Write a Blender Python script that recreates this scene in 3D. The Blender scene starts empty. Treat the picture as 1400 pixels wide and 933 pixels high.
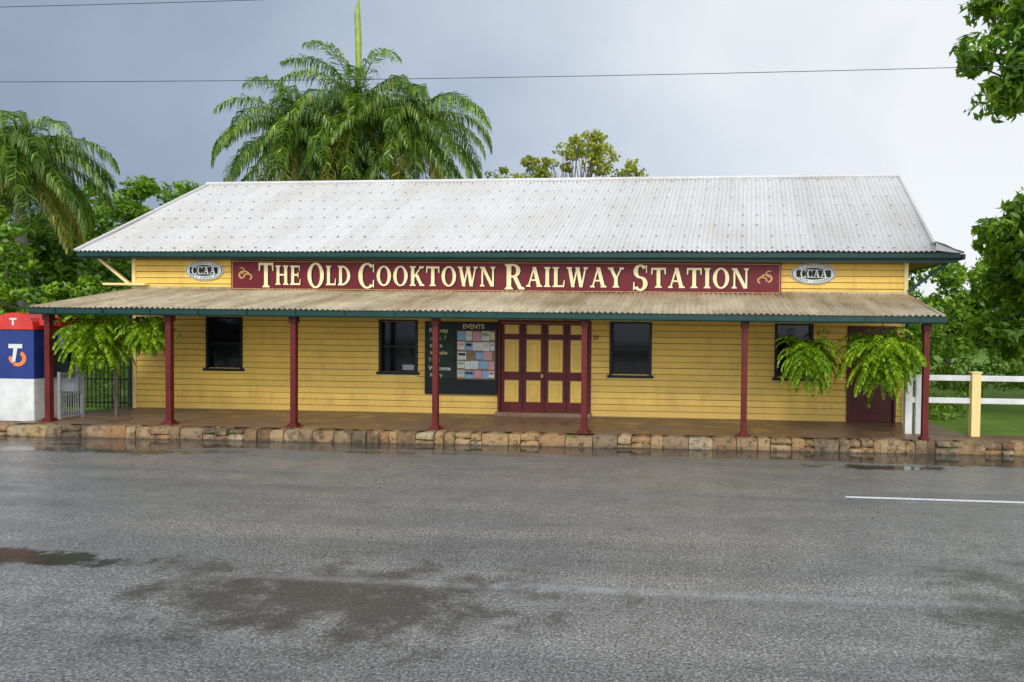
import bpy, math, random
import numpy as np
from mathutils import Matrix, Vector
random.seed(7); rng=np.random.default_rng(7)
scn=bpy.context.scene
scn.view_settings.view_transform='Standard'; scn.view_settings.look='None'; scn.view_settings.exposure=0
# ------------------------------------------------------------------ camera
psi,p,roll=math.radians(4.0),math.radians(1.4),math.radians(0.65)
R=Matrix.Rotation(psi,3,'Z')@Matrix.Rotation(math.pi/2-p,3,'X')@Matrix.Rotation(roll,3,'Z')
cd=bpy.data.cameras.new("camera"); cam=bpy.data.objects.new("camera",cd); scn.collection.objects.link(cam)
cam.matrix_world=Matrix.Translation((0,0,2.75))@R.to_4x4()
cd.sensor_width=36; cd.lens=36*1011/1400; cd.shift_x=-(869-700)/1400; cd.clip_end=2000
scn.camera=cam
# ------------------------------------------------------------------ material helpers
def nt(name):
    m=bpy.data.materials.new(name); m.use_nodes=True; t=m.node_tree; t.nodes.clear()
    o=t.nodes.new('ShaderNodeOutputMaterial'); return m,t,o
def rgba(c): return (c[0],c[1],c[2],1)
def ramp(t,fac,stops):
    r=t.nodes.new('ShaderNodeValToRGB'); e=r.color_ramp.elements
    while len(e)<len(stops): e.new(.5)
    for i,(pos,c) in enumerate(stops):
        e[i].position=pos; e[i].color=rgba(c) if not isinstance(c,(int,float)) else (c,c,c,1)
    t.links.new(fac,r.inputs[0]); return r.outputs[0]
def noise(t,scale,detail=4,rough=.6,vec=None,dist=0):
    n=t.nodes.new('ShaderNodeTexNoise'); n.inputs['Scale'].default_value=scale; n.inputs['Detail'].default_value=detail
    n.inputs['Roughness'].default_value=rough; n.inputs['Distortion'].default_value=dist
    if vec is None:
        vec=t.nodes.new('ShaderNodeTexCoord').outputs['Object']
    t.links.new(vec,n.inputs['Vector']); return n.outputs['Fac']
def mapping(t,scale=(1,1,1),loc=(0,0,0)):
    tc=t.nodes.new('ShaderNodeTexCoord'); m=t.nodes.new('ShaderNodeMapping')
    m.inputs['Scale'].default_value=scale; m.inputs['Location'].default_value=loc
    t.links.new(tc.outputs['Object'],m.inputs[0]); return m.outputs[0]
def mixc(t,fac,a,b,bt='MIX'):
    m=t.nodes.new('ShaderNodeMix'); m.data_type='RGBA'; m.blend_type=bt
    for s,v in ((m.inputs[0],fac),(m.inputs[6],a),(m.inputs[7],b)):
        if hasattr(v,'node'): t.links.new(v,s)
        elif isinstance(v,(int,float)): s.default_value=v
        else: s.default_value=rgba(v)
    return m.outputs[2]
def math_(t,op,a,b=0,c=None,clamp=False):
    m=t.nodes.new('ShaderNodeMath'); m.operation=op; m.use_clamp=clamp
    for i,v in enumerate((a,b,c)):
        if v is None: continue
        if hasattr(v,'node'): t.links.new(v,m.inputs[i])
        else: m.inputs[i].default_value=v
    return m.outputs[0]
def bsdf(t,o,col,rough=.6,spec=.5,metal=0,bump=None,bstr=.3,bdist=.01):
    b=t.nodes.new('ShaderNodeBsdfPrincipled')
    for k,v in (('Base Color',col),('Roughness',rough),('Specular IOR Level',spec),('Metallic',metal)):
        if hasattr(v,'node'): t.links.new(v,b.inputs[k])
        elif isinstance(v,(int,float)): b.inputs[k].default_value=v
        else: b.inputs[k].default_value=rgba(v)
    if bump is not None:
        bn=t.nodes.new('ShaderNodeBump'); bn.inputs['Distance'].default_value=bdist
        if hasattr(bstr,'node'): t.links.new(bstr,bn.inputs['Strength'])
        else: bn.inputs['Strength'].default_value=bstr
        t.links.new(bump,bn.inputs['Height']); t.links.new(bn.outputs[0],b.inputs['Normal'])
    t.links.new(b.outputs[0],o.inputs[0]); return b
def paint(name,col,rough=.5,var=.18,scale=3,spec=.5,grime=None,island=0.0):
    m,t,o=nt(name)
    n=noise(t,scale,5,.7)
    dk=tuple(c*(1-var) for c in col); lt=tuple(min(1,c*(1+var*.6)) for c in col)
    c=ramp(t,n,[(.3,dk),(.7,lt)])
    if island>0:
        g=t.nodes.new('ShaderNodeNewGeometry')
        c=mixc(t,1.0,c,ramp(t,g.outputs['Random Per Island'],[(0,1-island),(1,1.0)]),'MULTIPLY')
    if grime:
        v=noise(t,1.0,5,.7,mapping(t,(2.5,2.5,.5)))
        c=mixc(t,ramp(t,v,[(.50,0.0),(.75,.5)]),c,grime)
        # mud splash along the foot of the wall
        sz=t.nodes.new('ShaderNodeSeparateXYZ'); t.links.new(t.nodes.new('ShaderNodeTexCoord').outputs['Object'],sz.inputs[0])
        c=mixc(t,ramp(t,math_(t,'SUBTRACT',sz.outputs[2],math_(t,'MULTIPLY',v,.9)),[(-.05,.55),(.35,0.0)]),c,grime)
    bsdf(t,o,c,rough,spec); return m
M_yel=paint("yellow_weatherboard_paint",(.84,.54,.10),.5,.12,1.3,.35,island=.14,grime=(.50,.30,.06))
M_groove=paint("weatherboard_lap_shade",(.20,.11,.015),.8,.3,5)  # dark colour painted in to stand for the shadow under each board lap
M_cream=paint("cream_paint",(.80,.62,.25),.5,.1,3,island=.05)
M_letter=paint("cream_letter_paint",(.82,.68,.36),.45,.08,4)
M_mar=paint("maroon_paint",(.115,.010,.008),.5,.4,4,.3)
M_sign=paint("sign_red_paint",(.135,.006,.010),.45,.2,2,.3)
M_green=paint("dark_green_paint",(.004,.036,.027),.4,.3,3,.35)
M_white=paint("white_paint",(.64,.64,.60),.5,.2,3)
M_dark=paint("dark_paint",(.006,.008,.007),.45,.2,4,.25)
M_iron=paint("black_iron",(.01,.012,.011),.4,.2,4)
M_soff=paint("soffit_timber",(.22,.15,.07),.6,.2,4)
M_choc=paint("brown_door_paint",(.07,.010,.007),.45,.2,4,.3)
M_grey=paint("grey_metal",(.30,.31,.32),.35,.15,4)
M_goldln=paint("gold_line",(.50,.30,.08),.4,.1,4)
M_chalk=paint("chalkboard",(.016,.034,.020),.6,.4,6,.25)
M_blue=paint("blue_panel",(.012,.030,.16),.3,.2,3)
M_red=paint("red_hood_paint",(.60,.035,.02),.3,.25,3)
M_orange=paint("orange_logo",(.85,.20,.02),.3,.05,4)
def flat(name,c,r=.7): return paint(name,c,r,.10,7)
M_paper=[flat("paper_white",(.68,.68,.64)),flat("paper_blue",(.22,.40,.60)),flat("paper_pink",(.65,.30,.30)),flat("paper_cream",(.68,.55,.32)),flat("paper_green",(.20,.42,.16)),flat("paper_red",(.50,.08,.05))]
m,t,o=nt("window_glass"); bsdf(t,o,ramp(t,noise(t,2.5,3),[(.4,(.003,.003,.004)),(.7,(.012,.013,.014))]),.07,.18); M_glass=m
def roofmat(name,base,stain,lo,hi,dk=.30):
    m,t,o=nt(name)
    st=noise(t,1.0,5,.7,mapping(t,(3.2,.5,.5)))
    bl=noise(t,.45,4,.6)
    fine=noise(t,11,3,.65)
    f=math_(t,'ADD',math_(t,'MULTIPLY',st,.45),math_(t,'MULTIPLY',bl,.55))
    c=mixc(t,ramp(t,f,[(lo,0.0),(hi,1.0)]),base,stain)
    c=mixc(t,ramp(t,fine,[(.35,dk),(.55,0.0)]),c,tuple(x*.45 for x in base))
    tc=t.nodes.new('ShaderNodeTexCoord'); s=t.nodes.new('ShaderNodeSeparateXYZ'); t.links.new(tc.outputs['Object'],s.inputs[0])
    sh=math_(t,'FLOOR',math_(t,'DIVIDE',s.outputs[0],.78)); w=t.nodes.new('ShaderNodeTexWhiteNoise'); w.noise_dimensions='1D'; t.links.new(sh,w.inputs['W'])
    c=mixc(t,1.0,c,ramp(t,w.outputs['Value'],[(0,.93),(1,1.0)]),'MULTIPLY')
    bsdf(t,o,c,.45,.5); return m
M_roof=roofmat("corrugated_roof_metal",(.59,.575,.56),(.50,.47,.42),.42,.70,.2)
M_vroof=roofmat("verandah_roof_metal",(.60,.50,.34),(.27,.19,.095),.40,.62)
M_screw=paint("rusty_screws",(.14,.10,.07),.6,.3,6)
# stone
m,t,o=nt("kerb_stone"); g=t.nodes.new('ShaderNodeNewGeometry')
c=ramp(t,g.outputs['Random Per Island'],[(0,(.20,.11,.05)),(.2,(.50,.33,.15)),(.4,(.40,.20,.08)),(.6,(.50,.39,.23)),(.8,(.46,.28,.12)),(1,(.28,.20,.12))])
n=noise(t,7,9,.8); n3=noise(t,.9,5,.65)
c=mixc(t,ramp(t,n,[(.40,.80),(.50,0.0)]),c,(.055,.036,.018))
c=mixc(t,ramp(t,n3,[(.54,0.0),(.66,.72)]),c,(.05,.04,.026))
sz=t.nodes.new('ShaderNodeSeparateXYZ'); t.links.new(t.nodes.new('ShaderNodeTexCoord').outputs['Object'],sz.inputs[0])
c=mixc(t,ramp(t,math_(t,'ADD',sz.outputs[2],math_(t,'MULTIPLY',n,.10)),[(.05,.7),(.10,0.0)]),c,(.06,.042,.026))
bsdf(t,o,c,ramp(t,n3,[(.4,.6),(.6,.3)]),.5,bump=n,bstr=1.0,bdist=.09); M_stone=m
m,t,o=nt("wet_pavers"); tc=t.nodes.new('ShaderNodeTexCoord')
b=t.nodes.new('ShaderNodeTexBrick'); b.inputs['Scale'].default_value=1.0; b.inputs['Brick Width'].default_value=.24; b.inputs['Row Height'].default_value=.12; b.inputs['Mortar Size'].default_value=.006
b.inputs['Color1'].default_value=(.20,.095,.05,1); b.inputs['Color2'].default_value=(.13,.065,.04,1); b.inputs['Mortar'].default_value=(.06,.045,.03,1)
t.links.new(tc.outputs['Object'],b.inputs[0]); n=noise(t,1.3,6,.65)
c=mixc(t,ramp(t,n,[(.35,0.0),(.65,.6)]),b.outputs[0],(.24,.165,.10))
bsdf(t,o,c,ramp(t,n,[(.35,.22),(.6,.6)]),.5); M_paver=m
# asphalt
m,t,o=nt("wet_asphalt")
tc=t.nodes.new('ShaderNodeTexCoord'); sp=t.nodes.new('ShaderNodeSeparateXYZ'); t.links.new(tc.outputs['Object'],sp.inputs[0])
X,Y=sp.outputs[0],sp.outputs[1]
mid=noise(t,1.6,8,.72); agg=noise(t,34,4,.85)
vo=t.nodes.new('ShaderNodeTexVoronoi'); vo.inputs['Scale'].default_value=52; t.links.new(tc.outputs['Object'],vo.inputs['Vector'])
streak=noise(t,1.0,7,.68,mapping(t,(.10,1.0,1)))
c=ramp(t,agg,[(.34,(.040,.039,.038)),(.50,(.19,.186,.178)),(.66,(.48,.47,.45))])
c=mixc(t,1.0,c,ramp(t,vo.outputs['Color'],[(.1,.55),(.9,1.3)]),'MULTIPLY')
c=mixc(t,1.0,c,ramp(t,math_(t,'ADD',math_(t,'MULTIPLY',streak,.6),math_(t,'MULTIPLY',mid,.4)),[(.36,.60),(.64,1.25)]),'MULTIPLY')
def blob(cx,cy,rx,ry,soft=.9,amp=1.6,slope=0.0):
    dx=math_(t,'DIVIDE',math_(t,'SUBTRACT',X,cx),rx)
    yy=math_(t,'SUBTRACT',Y,cy)
    if slope: yy=math_(t,'SUBTRACT',yy,math_(t,'MULTIPLY',math_(t,'SUBTRACT',X,cx),slope))
    dy=math_(t,'DIVIDE',yy,ry)
    d=math_(t,'SQRT',math_(t,'ADD',math_(t,'MULTIPLY',dx,dx),math_(t,'MULTIPLY',dy,dy)))
    d=math_(t,'ADD',d,math_(t,'MULTIPLY',math_(t,'SUBTRACT',mid,.5),amp*2.2))
    return math_(t,'SUBTRACT',1,math_(t,'DIVIDE',math_(t,'SUBTRACT',d,.6),soft),None,True)
def mx(a,b): return math_(t,'MAXIMUM',a,b)
pud=mx(blob(-8.2,7.85,2.6,.38,.25,1.2),mx(blob(3.9,14.6,1.8,.30,.3,1.5),blob(-12.5,14.4,3.5,.35,.4,1.5)))
damp=mx(blob(-3.5,7.0,1.6,.70,1.0,2.4),blob(3.6,5.6,.8,2.0,1.2,2.2))
edge=math_(t,'ADD',math_(t,'SUBTRACT',Y,math_(t,'MULTIPLY',X,.022)),math_(t,'MULTIPLY',math_(t,'SUBTRACT',streak,.5),7.5))
gut=math_(t,'DIVIDE',math_(t,'SUBTRACT',edge,14.85),.35,None,True)
gut=math_(t,'MULTIPLY',gut,math_(t,'DIVIDE',math_(t,'SUBTRACT',Y,12.2),1.2,None,True))
wet=mx(pud,gut)
c=mixc(t,mx(math_(t,'MULTIPLY',damp,.80),math_(t,'MULTIPLY',wet,.85)),c,(.026,.024,.019))
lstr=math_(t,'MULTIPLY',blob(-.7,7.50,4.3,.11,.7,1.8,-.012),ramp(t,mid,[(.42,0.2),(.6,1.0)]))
c=mixc(t,math_(t,'MULTIPLY',lstr,.45),c,(.44,.45,.46))  # sky reflection on the water streak, mixed into the colour as pale grey
film=math_(t,'MULTIPLY',ramp(t,streak,[(.46,0.0),(.62,1.0)]),.8)
wetm=mx(mx(film,lstr),wet)
rough=mixc(t,wetm,(.33,.33,.33),(.10,.10,.10))
rough=mixc(t,damp,rough,(.22,.22,.22))
bh=math_(t,'ADD',agg,math_(t,'MULTIPLY',vo.outputs['Distance'],.8))
bst=math_(t,'SUBTRACT',.55,math_(t,'ADD',math_(t,'MULTIPLY',wet,.51),math_(t,'MULTIPLY',film,.22)),None,True)
bsdf(t,o,c,rough,.85,bump=bh,bstr=bst,bdist=.016); M_asph=m
m,t,o=nt("grass_ground"); n=noise(t,.5,6,.7); n2=noise(t,9,4,.7)
c=ramp(t,math_(t,'ADD',math_(t,'MULTIPLY',n,.5),math_(t,'MULTIPLY',n2,.5)),[(.3,(.05,.085,.02)),(.55,(.14,.25,.03)),(.75,(.24,.32,.05))])
bsdf(t,o,c,.8,.2,bump=n2,bstr=.8,bdist=.05); M_grass=m
m,t,o=nt("damp_earth"); n=noise(t,1.2,6,.7); n2=noise(t,12,4,.7)
c=ramp(t,math_(t,'ADD',math_(t,'MULTIPLY',n,.5),math_(t,'MULTIPLY',n2,.5)),[(.3,(.06,.035,.022)),(.55,(.18,.105,.065)),(.75,(.28,.20,.13))])
bsdf(t,o,c,.6,.4,bump=n2,bstr=.5,bdist=.02); M_earth=m
m,t,o=nt("road_line_paint"); n=noise(t,14,5,.7); c=ramp(t,n,[(.35,(.35,.35,.35)),(.5,(.78,.78,.77))]); bsdf(t,o,c,.5); M_line=m
def barkm(name,a,b_,zs=1):
    m,t,o=nt(name); n=noise(t,1,5,.7,mapping(t,(6,6,1.5*zs))); bsdf(t,o,ramp(t,n,[(.3,a),(.7,b_)]),.8,.3); return m
M_bark=barkm("bark",(.05,.038,.028),(.17,.14,.11)); M_pbark=barkm("palm_bark",(.14,.13,.11),(.28,.26,.23),3)
M_shaft=paint("palm_crownshaft",(.14,.24,.05),.4,.2,3)
M_spear=paint("palm_spear_leaf",(.24,.34,.03),.45,.35,3)
def leafm(name,dark,mid_,light,tr=.35,gl=.04):
    m,t,o=nt(name); g=t.nodes.new('ShaderNodeNewGeometry')
    n=noise(t,.9,2,.6)
    f=math_(t,'ADD',math_(t,'MULTIPLY',g.outputs['Random Per Island'],.45),math_(t,'MULTIPLY',n,.75))
    c=ramp(t,f,[(.25,dark),(.58,mid_),(.92,light)])
    b=t.nodes.new('ShaderNodeBsdfDiffuse'); t.links.new(c,b.inputs[0])
    tl=t.nodes.new('ShaderNodeBsdfTranslucent'); t.links.new(mixc(t,1.0,c,(1.3,1.5,.6),'MULTIPLY'),tl.inputs[0])
    ms=t.nodes.new('ShaderNodeMixShader'); ms.inputs[0].default_value=tr
    t.links.new(b.outputs[0],ms.inputs[1]); t.links.new(tl.outputs[0],ms.inputs[2])
    gs=t.nodes.new('ShaderNodeBsdfGlossy'); gs.inputs['Roughness'].default_value=.35; gs.inputs[0].default_value=(.8,.9,.7,1)
    m2=t.nodes.new('ShaderNodeMixShader'); m2.inputs[0].default_value=gl
    t.links.new(ms.outputs[0],m2.inputs[1]); t.links.new(gs.outputs[0],m2.inputs[2]); t.links.new(m2.outputs[0],o.inputs[0]); return m
M_leaf=leafm("leaves_green",(.030,.080,.008),(.12,.25,.015),(.32,.45,.035))
M_leafd=leafm("leaves_dark",(.022,.060,.008),(.08,.18,.015),(.20,.32,.03))
M_leafy=leafm("leaves_yellow_green",(.10,.14,.015),(.28,.30,.03),(.50,.46,.07))
M_palm=leafm("palm_leaves",(.022,.062,.008),(.085,.175,.016),(.27,.36,.04),.28,.05)
M_palmd=leafm("palm_leaves_old",(.10,.11,.02),(.26,.26,.04),(.42,.36,.08),.25)
M_fern=leafm("fern_leaves",(.05,.11,.006),(.20,.35,.012),(.52,.62,.04),.4,.03)
# ------------------------------------------------------------------ mesh builder
class MB:
    def __init__(s): s.v=[]; s.f=[]; s.m=[]
    def quad(s,a,b,c,d,m=0):
        i=len(s.v); s.v+= [tuple(a),tuple(b),tuple(c),tuple(d)]; s.f.append((i,i+1,i+2,i+3)); s.m.append(m)
    def poly(s,pts,m=0):
        i=len(s.v); s.v+=[tuple(q) for q in pts]; s.f.append(tuple(range(i,i+len(pts)))); s.m.append(m)
    def box(s,x0,x1,y0,y1,z0,z1,m=0):
        i=len(s.v)
        s.v+=[(x0,y0,z0),(x1,y0,z0),(x1,y1,z0),(x0,y1,z0),(x0,y0,z1),(x1,y0,z1),(x1,y1,z1),(x0,y1,z1)]
        for k,q in enumerate([(0,3,2,1),(4,5,6,7),(0,1,5,4),(1,2,6,5),(2,3,7,6),(3,0,4,7)]):
            s.f.append(tuple(i+j for j in q)); s.m.append(m)
    def beam(s,a,b,w,h,m=0):
        a=Vector(a); b=Vector(b); d=(b-a).normalized(); up=Vector((0,0,1))
        if abs(d.z)>.95: up=Vector((0,1,0))
        r=d.cross(up).normalized(); u=r.cross(d).normalized(); i=len(s.v)
        for q in (a,b):
            for sx,sy in ((-1,-1),(1,-1),(1,1),(-1,1)): s.v.append(tuple(q+r*sx*w/2+u*sy*h/2))
        for q in [(0,1,2,3),(7,6,5,4),(0,4,5,1),(1,5,6,2),(2,6,7,3),(3,7,4,0)]:
            s.f.append(tuple(i+j for j in q)); s.m.append(m)
    def tube(s,pts,rad,n=6,m=0,cap=True):
        pts=[Vector(q) for q in pts]; i0=len(s.v)
        for k,q in enumerate(pts):
            d=(pts[min(k+1,len(pts)-1)]-pts[max(k-1,0)])
            d=d.normalized() if d.length>1e-6 else Vector((0,0,1))
            ref=Vector((1,0,0)) if abs(d.x)<.8 else Vector((0,1,0))
            a=d.cross(ref).normalized(); b=d.cross(a)
            for j in range(n):
                th=2*math.pi*j/n; s.v.append(tuple(q+(a*math.cos(th)+b*math.sin(th))*rad[k]))
        for k in range(len(pts)-1):
            for j in range(n):
                a=i0+k*n+j; b=i0+k*n+(j+1)%n; s.f.append((a,b,b+n,a+n)); s.m.append(m)
        if cap:
            s.f.append(tuple(i0+j for j in range(n))[::-1]); s.m.append(m)
            e=i0+(len(pts)-1)*n; s.f.append(tuple(e+j for j in range(n))); s.m.append(m)
    def obj(s,name,mats,parent=None,smooth=False,bevel=0):
        me=bpy.data.meshes.new(name); me.from_pydata(s.v,[],s.f)
        for mm in mats: me.materials.append(mm)
        me.polygons.foreach_set('material_index',s.m)
        if smooth: me.polygons.foreach_set('use_smooth',[True]*len(s.f))
        me.update(); ob=bpy.data.objects.new(name,me); scn.collection.objects.link(ob)
        if parent: ob.parent=parent
        if bevel:
            b=ob.modifiers.new('bevel','BEVEL'); b.width=bevel; b.segments=2; b.limit_method='ANGLE'
        return ob
def empty(name,loc=(0,0,0)):
    e=bpy.data.objects.new(name,None); e.empty_display_size=.3; scn.collection.objects.link(e); return e
# ------------------------------------------------------------------ ground, road, kerb
def Yk(x): return 16.13+.022*x
g=MB(); xs=[-400,-26,14,400]
for a,b in zip(xs[:-1],xs[1:]):
    g.quad((a,-60,-.03),(b,-60,-.03),(b,Yk(b)+.12,-.03),(a,Yk(a)+.12,-.03))
    g.quad((a,Yk(a)+.12,-.03),(b,Yk(b)+.12,-.03),(b,Yk(b)+.16,.22),(a,Yk(a)+.16,.22))
    g.quad((a,Yk(a)+.16,.22),(b,Yk(b)+.16,.22),(b,700,.22),(a,700,.22))
g.obj("ground",[M_grass])
r=MB(); r.quad((-70,-14,0),(60,-14,0),(60,Yk(60)+.05,0),(-70,Yk(-70)+.05,0)); r.obj("road",[M_asph])
l=MB(); l.quad((2.56,11.93,.004),(9.5,11.80,.004),(9.5,11.92,.004),(2.56,12.04,.004)); l.obj("road_marking",[M_line])
k=MB(); x=-26.0
j=lambda a: random.uniform(-a,a)
def stone(x0,x1,y0,z0,z1):
    n=3; i=len(k.v); dx=(x1-x0)/n
    for a in range(n+1):
        xx=x0+dx*a+(j(.015) if 0<a<n else j(.012)); zt=z1+j(.02)-(.025 if a in (0,n) else 0); zb=z0+(j(.008) if z0>0 else 0)
        yf=y0+j(.02)+(.02 if a in (0,n) else 0)
        k.v+=[(xx,yf,zb),(xx,yf-.012+j(.012),(zb+zt)/2),(xx,yf+.015,zt-.01),(xx,yf+.06,zt+.006),(xx,y0+.36,zt),(xx,y0+.36,zb)]
    for a in range(n):
        for q in range(6):
            A_=i+a*6+q; B_=i+a*6+(q+1)%6; k.f.append((A_,A_+6,B_+6,B_)); k.m.append(0)
    k.f.append(tuple(i+q for q in range(6))); k.m.append(0); e=i+n*6; k.f.append(tuple(e+q for q in range(6))[::-1]); k.m.append(0)
while x<14:
    w=random.choice([random.uniform(.16,.3),random.uniform(.25,.5),random.uniform(.35,.62)])
    y0=Yk(x+w/2)+j(.03); z1=.262+j(.022)
    if random.random()<.40 and w<.5:
        zm=random.uniform(.09,.16)
        stone(x+.006,x+w-.006,y0,-.05,zm-.006); stone(x+.006,x+w-.006,y0+j(.03),zm+.006,z1)
    else: stone(x+.006,x+w-.006,y0,-.05,z1)
    x+=w
k.obj("stone_kerb",[M_stone],smooth=False,bevel=.012)
f=MB(); f.quad((-15.6,Yk(-15.6)+.3,.262),(6.3,Yk(6.3)+.3,.262),(6.3,19.35,.262),(-15.6,19.35,.262)); f.obj("verandah_paving",[M_paver])
f=MB(); f.quad((-26,Yk(-26)+.28,.232),(-15.61,Yk(-15.61)+.28,.232),(-15.61,18.6,.232),(-26,18.6,.232))
f.quad((6.31,Yk(6.31)+.28,.232),(16,Yk(16)+.28,.232),(16,17.7,.232),(6.31,17.7,.232)); f.obj("footpath",[M_earth])
# ------------------------------------------------------------------ station building
B=empty("railway_station_building"); Yw=19.3; XL,XR=-15.15,5.55
openings=[(-13.05,-12.07,1.39,2.74),(-8.21,-7.20,1.37,2.72),(-2.0,-.95,1.38,2.73),(2.28,3.20,1.38,2.73),(-4.93,-2.58,.27,2.72),(4.15,5.27,.27,2.68)]
w=MB(); z=.27; dz=.162
while z<4.4:
    z1=min(z+dz,4.42); cuts=[(a,b) for a,b,c,d in openings if c<z1-.03 and d>z+.03]
    cuts.sort(); segs=[]; cur=XL
    for a,b in cuts: segs.append((cur,a)); cur=b
    segs.append((cur,XR))
    for a,b in segs:
        parts=[a]; q=a+random.uniform(2,4.5)
        while q<b-.8: parts.append(q); q+=random.uniform(2.6,5)
        parts.append(b)
        for a2,b2 in zip(parts[:-1],parts[1:]):
            jy=random.uniform(-.002,.002); e=.0015; jz=random.uniform(0,.006); jz2=random.uniform(0,.006); gr=.013
            w.quad((a2+e,Yw-.036+jy,z+gr+jz),(b2-e,Yw-.036+jy,z+gr+jz2),(b2-e,Yw-.008,z1),(a2+e,Yw-.008,z1))
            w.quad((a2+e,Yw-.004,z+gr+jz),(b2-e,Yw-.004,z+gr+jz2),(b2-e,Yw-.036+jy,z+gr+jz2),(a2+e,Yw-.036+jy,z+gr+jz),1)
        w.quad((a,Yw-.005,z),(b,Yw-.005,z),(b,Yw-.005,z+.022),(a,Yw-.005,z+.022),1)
    for xe,s in ((XL,-1),(XR,1)):
        ww=[(xe+s*.022,Yw-.02,z),(xe+s*.022,29,z),(xe+s*.003,29,z1),(xe+s*.003,Yw-.02,z1)]
        w.poly(ww if s>0 else ww[::-1])
    z+=dz
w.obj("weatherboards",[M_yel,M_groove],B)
w=MB(); w.box(XL+.004,XR-.004,Yw+.16,28.9,.1,4.45,0)
bx=[XL+.002]+[q for a,b,c,d in sorted(openings) for q in (a,b)]+[XR-.002]
for i in range(0,len(bx),2): w.box(bx[i],bx[i+1],Yw+.002,Yw+.155,.1,4.44,0)
for a,b,c,d in openings:
    w.box(a+.001,b-.001,Yw+.002,Yw+.155,d,4.44,0)
    if c>.5: w.box(a+.001,b-.001,Yw+.002,Yw+.155,.1,c,0)
for xe in (XL,XR):
    w.poly([(xe,Yw,4.44),(xe,29,4.44),(xe,24.1,7.15)])
w.obj("wall_core",[M_cream],B)
t_=MB()
for x0 in (XL-.03,XR-.07): t_.box(x0,x0+.10,Yw-.05,Yw+.06,.262,4.42)
t_.obj("corner_boards",[M_cream],B)
W=MB()
for n_,(a,b,c,d) in enumerate(openings[:4]):
    W.box(a-.03,b+.03,Yw-.045,Yw+.12,d,d+.045,0); W.box(a-.03,a+.045,Yw-.045,Yw+.12,c,d-.001,0); W.box(b-.045,b+.03,Yw-.045,Yw+.12,c,d-.001,0)
    W.box(a-.08,b+.08,Yw-.09,Yw+.12,c-.07,c-.001,0)
    m_=(c+d)/2; W.box(a+.046,b-.046,Yw+.035,Yw+.075,m_-.025,m_+.025,0)
    W.quad((a+.046,Yw+.08,c),(b-.046,Yw+.08,c),(b-.046,Yw+.08,d),(a+.046,Yw+.08,d),1)
W.box(-7.62,-7.30,Yw+.055,Yw+.075,1.42,1.56,2)
W.obj("windows",[M_dark,M_glass,M_grey],B)
D=MB(); a,b,c,d=openings[4]
D.box(a-.07,a,Yw-.05,Yw+.12,.262,d+.07,0); D.box(b,b+.07,Yw-.05,Yw+.12,.262,d+.07,0); D.box(a,b,Yw-.05,Yw+.12,d+.001,d+.07,0)
D.box(a-.1,b+.1,Yw-.18,Yw+.1,.262,.36,3)
D.box(a+.001,b-.001,Yw+.02,Yw+.10,.361,d-.001,0)
lw=(b-a)/4
for i in range(4):
    x0=a+lw*i
    if i: D.box(x0-.008,x0+.008,Yw+.008,Yw+.019,.37,d-.01,2)
    for z0,z1 in ((2.42,2.67),(1.42,2.28),(.62,1.20)):
        xa,xb=x0+.10,x0+lw-.10
        D.box(xa,xb,Yw+.006,Yw+.019,z0,z1,4)
        D.box(xa+.018,xb-.018,Yw-.002,Yw+.0055,z0+.018,z1-.018,1)
        if z1-z0>.3: D.box(xa+.075,xb-.075,Yw-.004,Yw-.0025,z0+.10,z1-.10,4); D.box(xa+.085,xb-.085,Yw-.016,Yw-.0045,z0+.11,z1-.11,1)
D.box(a+lw*2-.10,a+lw*2-.03,Yw-.02,Yw+.018,1.28,1.36,4)
D.obj("entry_doors",[M_mar,M_yel,M_dark,M_paver,M_goldln],B)
D=MB(); a,b,c,d=openings[5]
D.box(a-.06,a,Yw-.05,Yw+.12,.262,d+.06,0); D.box(b,b+.06,Yw-.05,Yw+.12,.262,d+.06,0); D.box(a,b,Yw-.05,Yw+.12,d+.001,d+.06,0)
D.box(a+.001,b-.001,Yw+.02,Yw+.09,.263,d-.001,0)
for x0,x1 in ((a+.12,a+.52),(b-.52,b-.12)):
    for z0,z1 in ((.5,1.1),(1.3,2.4)): D.box(x0,x1,Yw+.008,Yw+.019,z0,z1,0)
D.box(b-.1,b-.04,Yw-.01,Yw+.019,1.2,1.3,1)
D.obj("side_door",[M_choc,M_goldln],B,bevel=.004)
PXs=[-15.09,-12.09,-9.07,-5.72,-2.30,1.27,5.19]
P=MB()
for x in PXs:
    P.box(x-.065,x+.065,16.435,16.565,.26,2.80,0)
    P.box(x-.10,x+.10,16.40,16.60,.255,.34,0); P.box(x-.155,x+.155,16.35,16.65,.254,.285,0)
    P.box(x-.09,x+.09,16.41,16.59,2.66,2.80,0)
P.obj("verandah_posts",[M_mar],B,bevel=.012)
V=MB(); x0,x1=-15.11,5.42
V.box(x0+.03,x1-.03,16.44,16.56,2.802,2.93,0)
for i in range(24):
    x=x0+.12+i*(x1-x0-.24)/23; V.beam((x,16.3,2.90),(x,19.28,3.44),.05,.10,1)
for y in (17.2,18.2,18.95):
    zz=2.90+(y-16.3)*(.54/2.98)+.065; V.box(x0+.05,x1-.05,y-.03,y+.03,zz-.02,zz+.015,1)
for xe in (x0-.02,x1+.02): V.beam((xe,16.3,2.91),(xe,19.29,3.47),.04,.16,0)
V.obj("verandah_frame",[M_green,M_soff],B)
G=MB()
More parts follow.
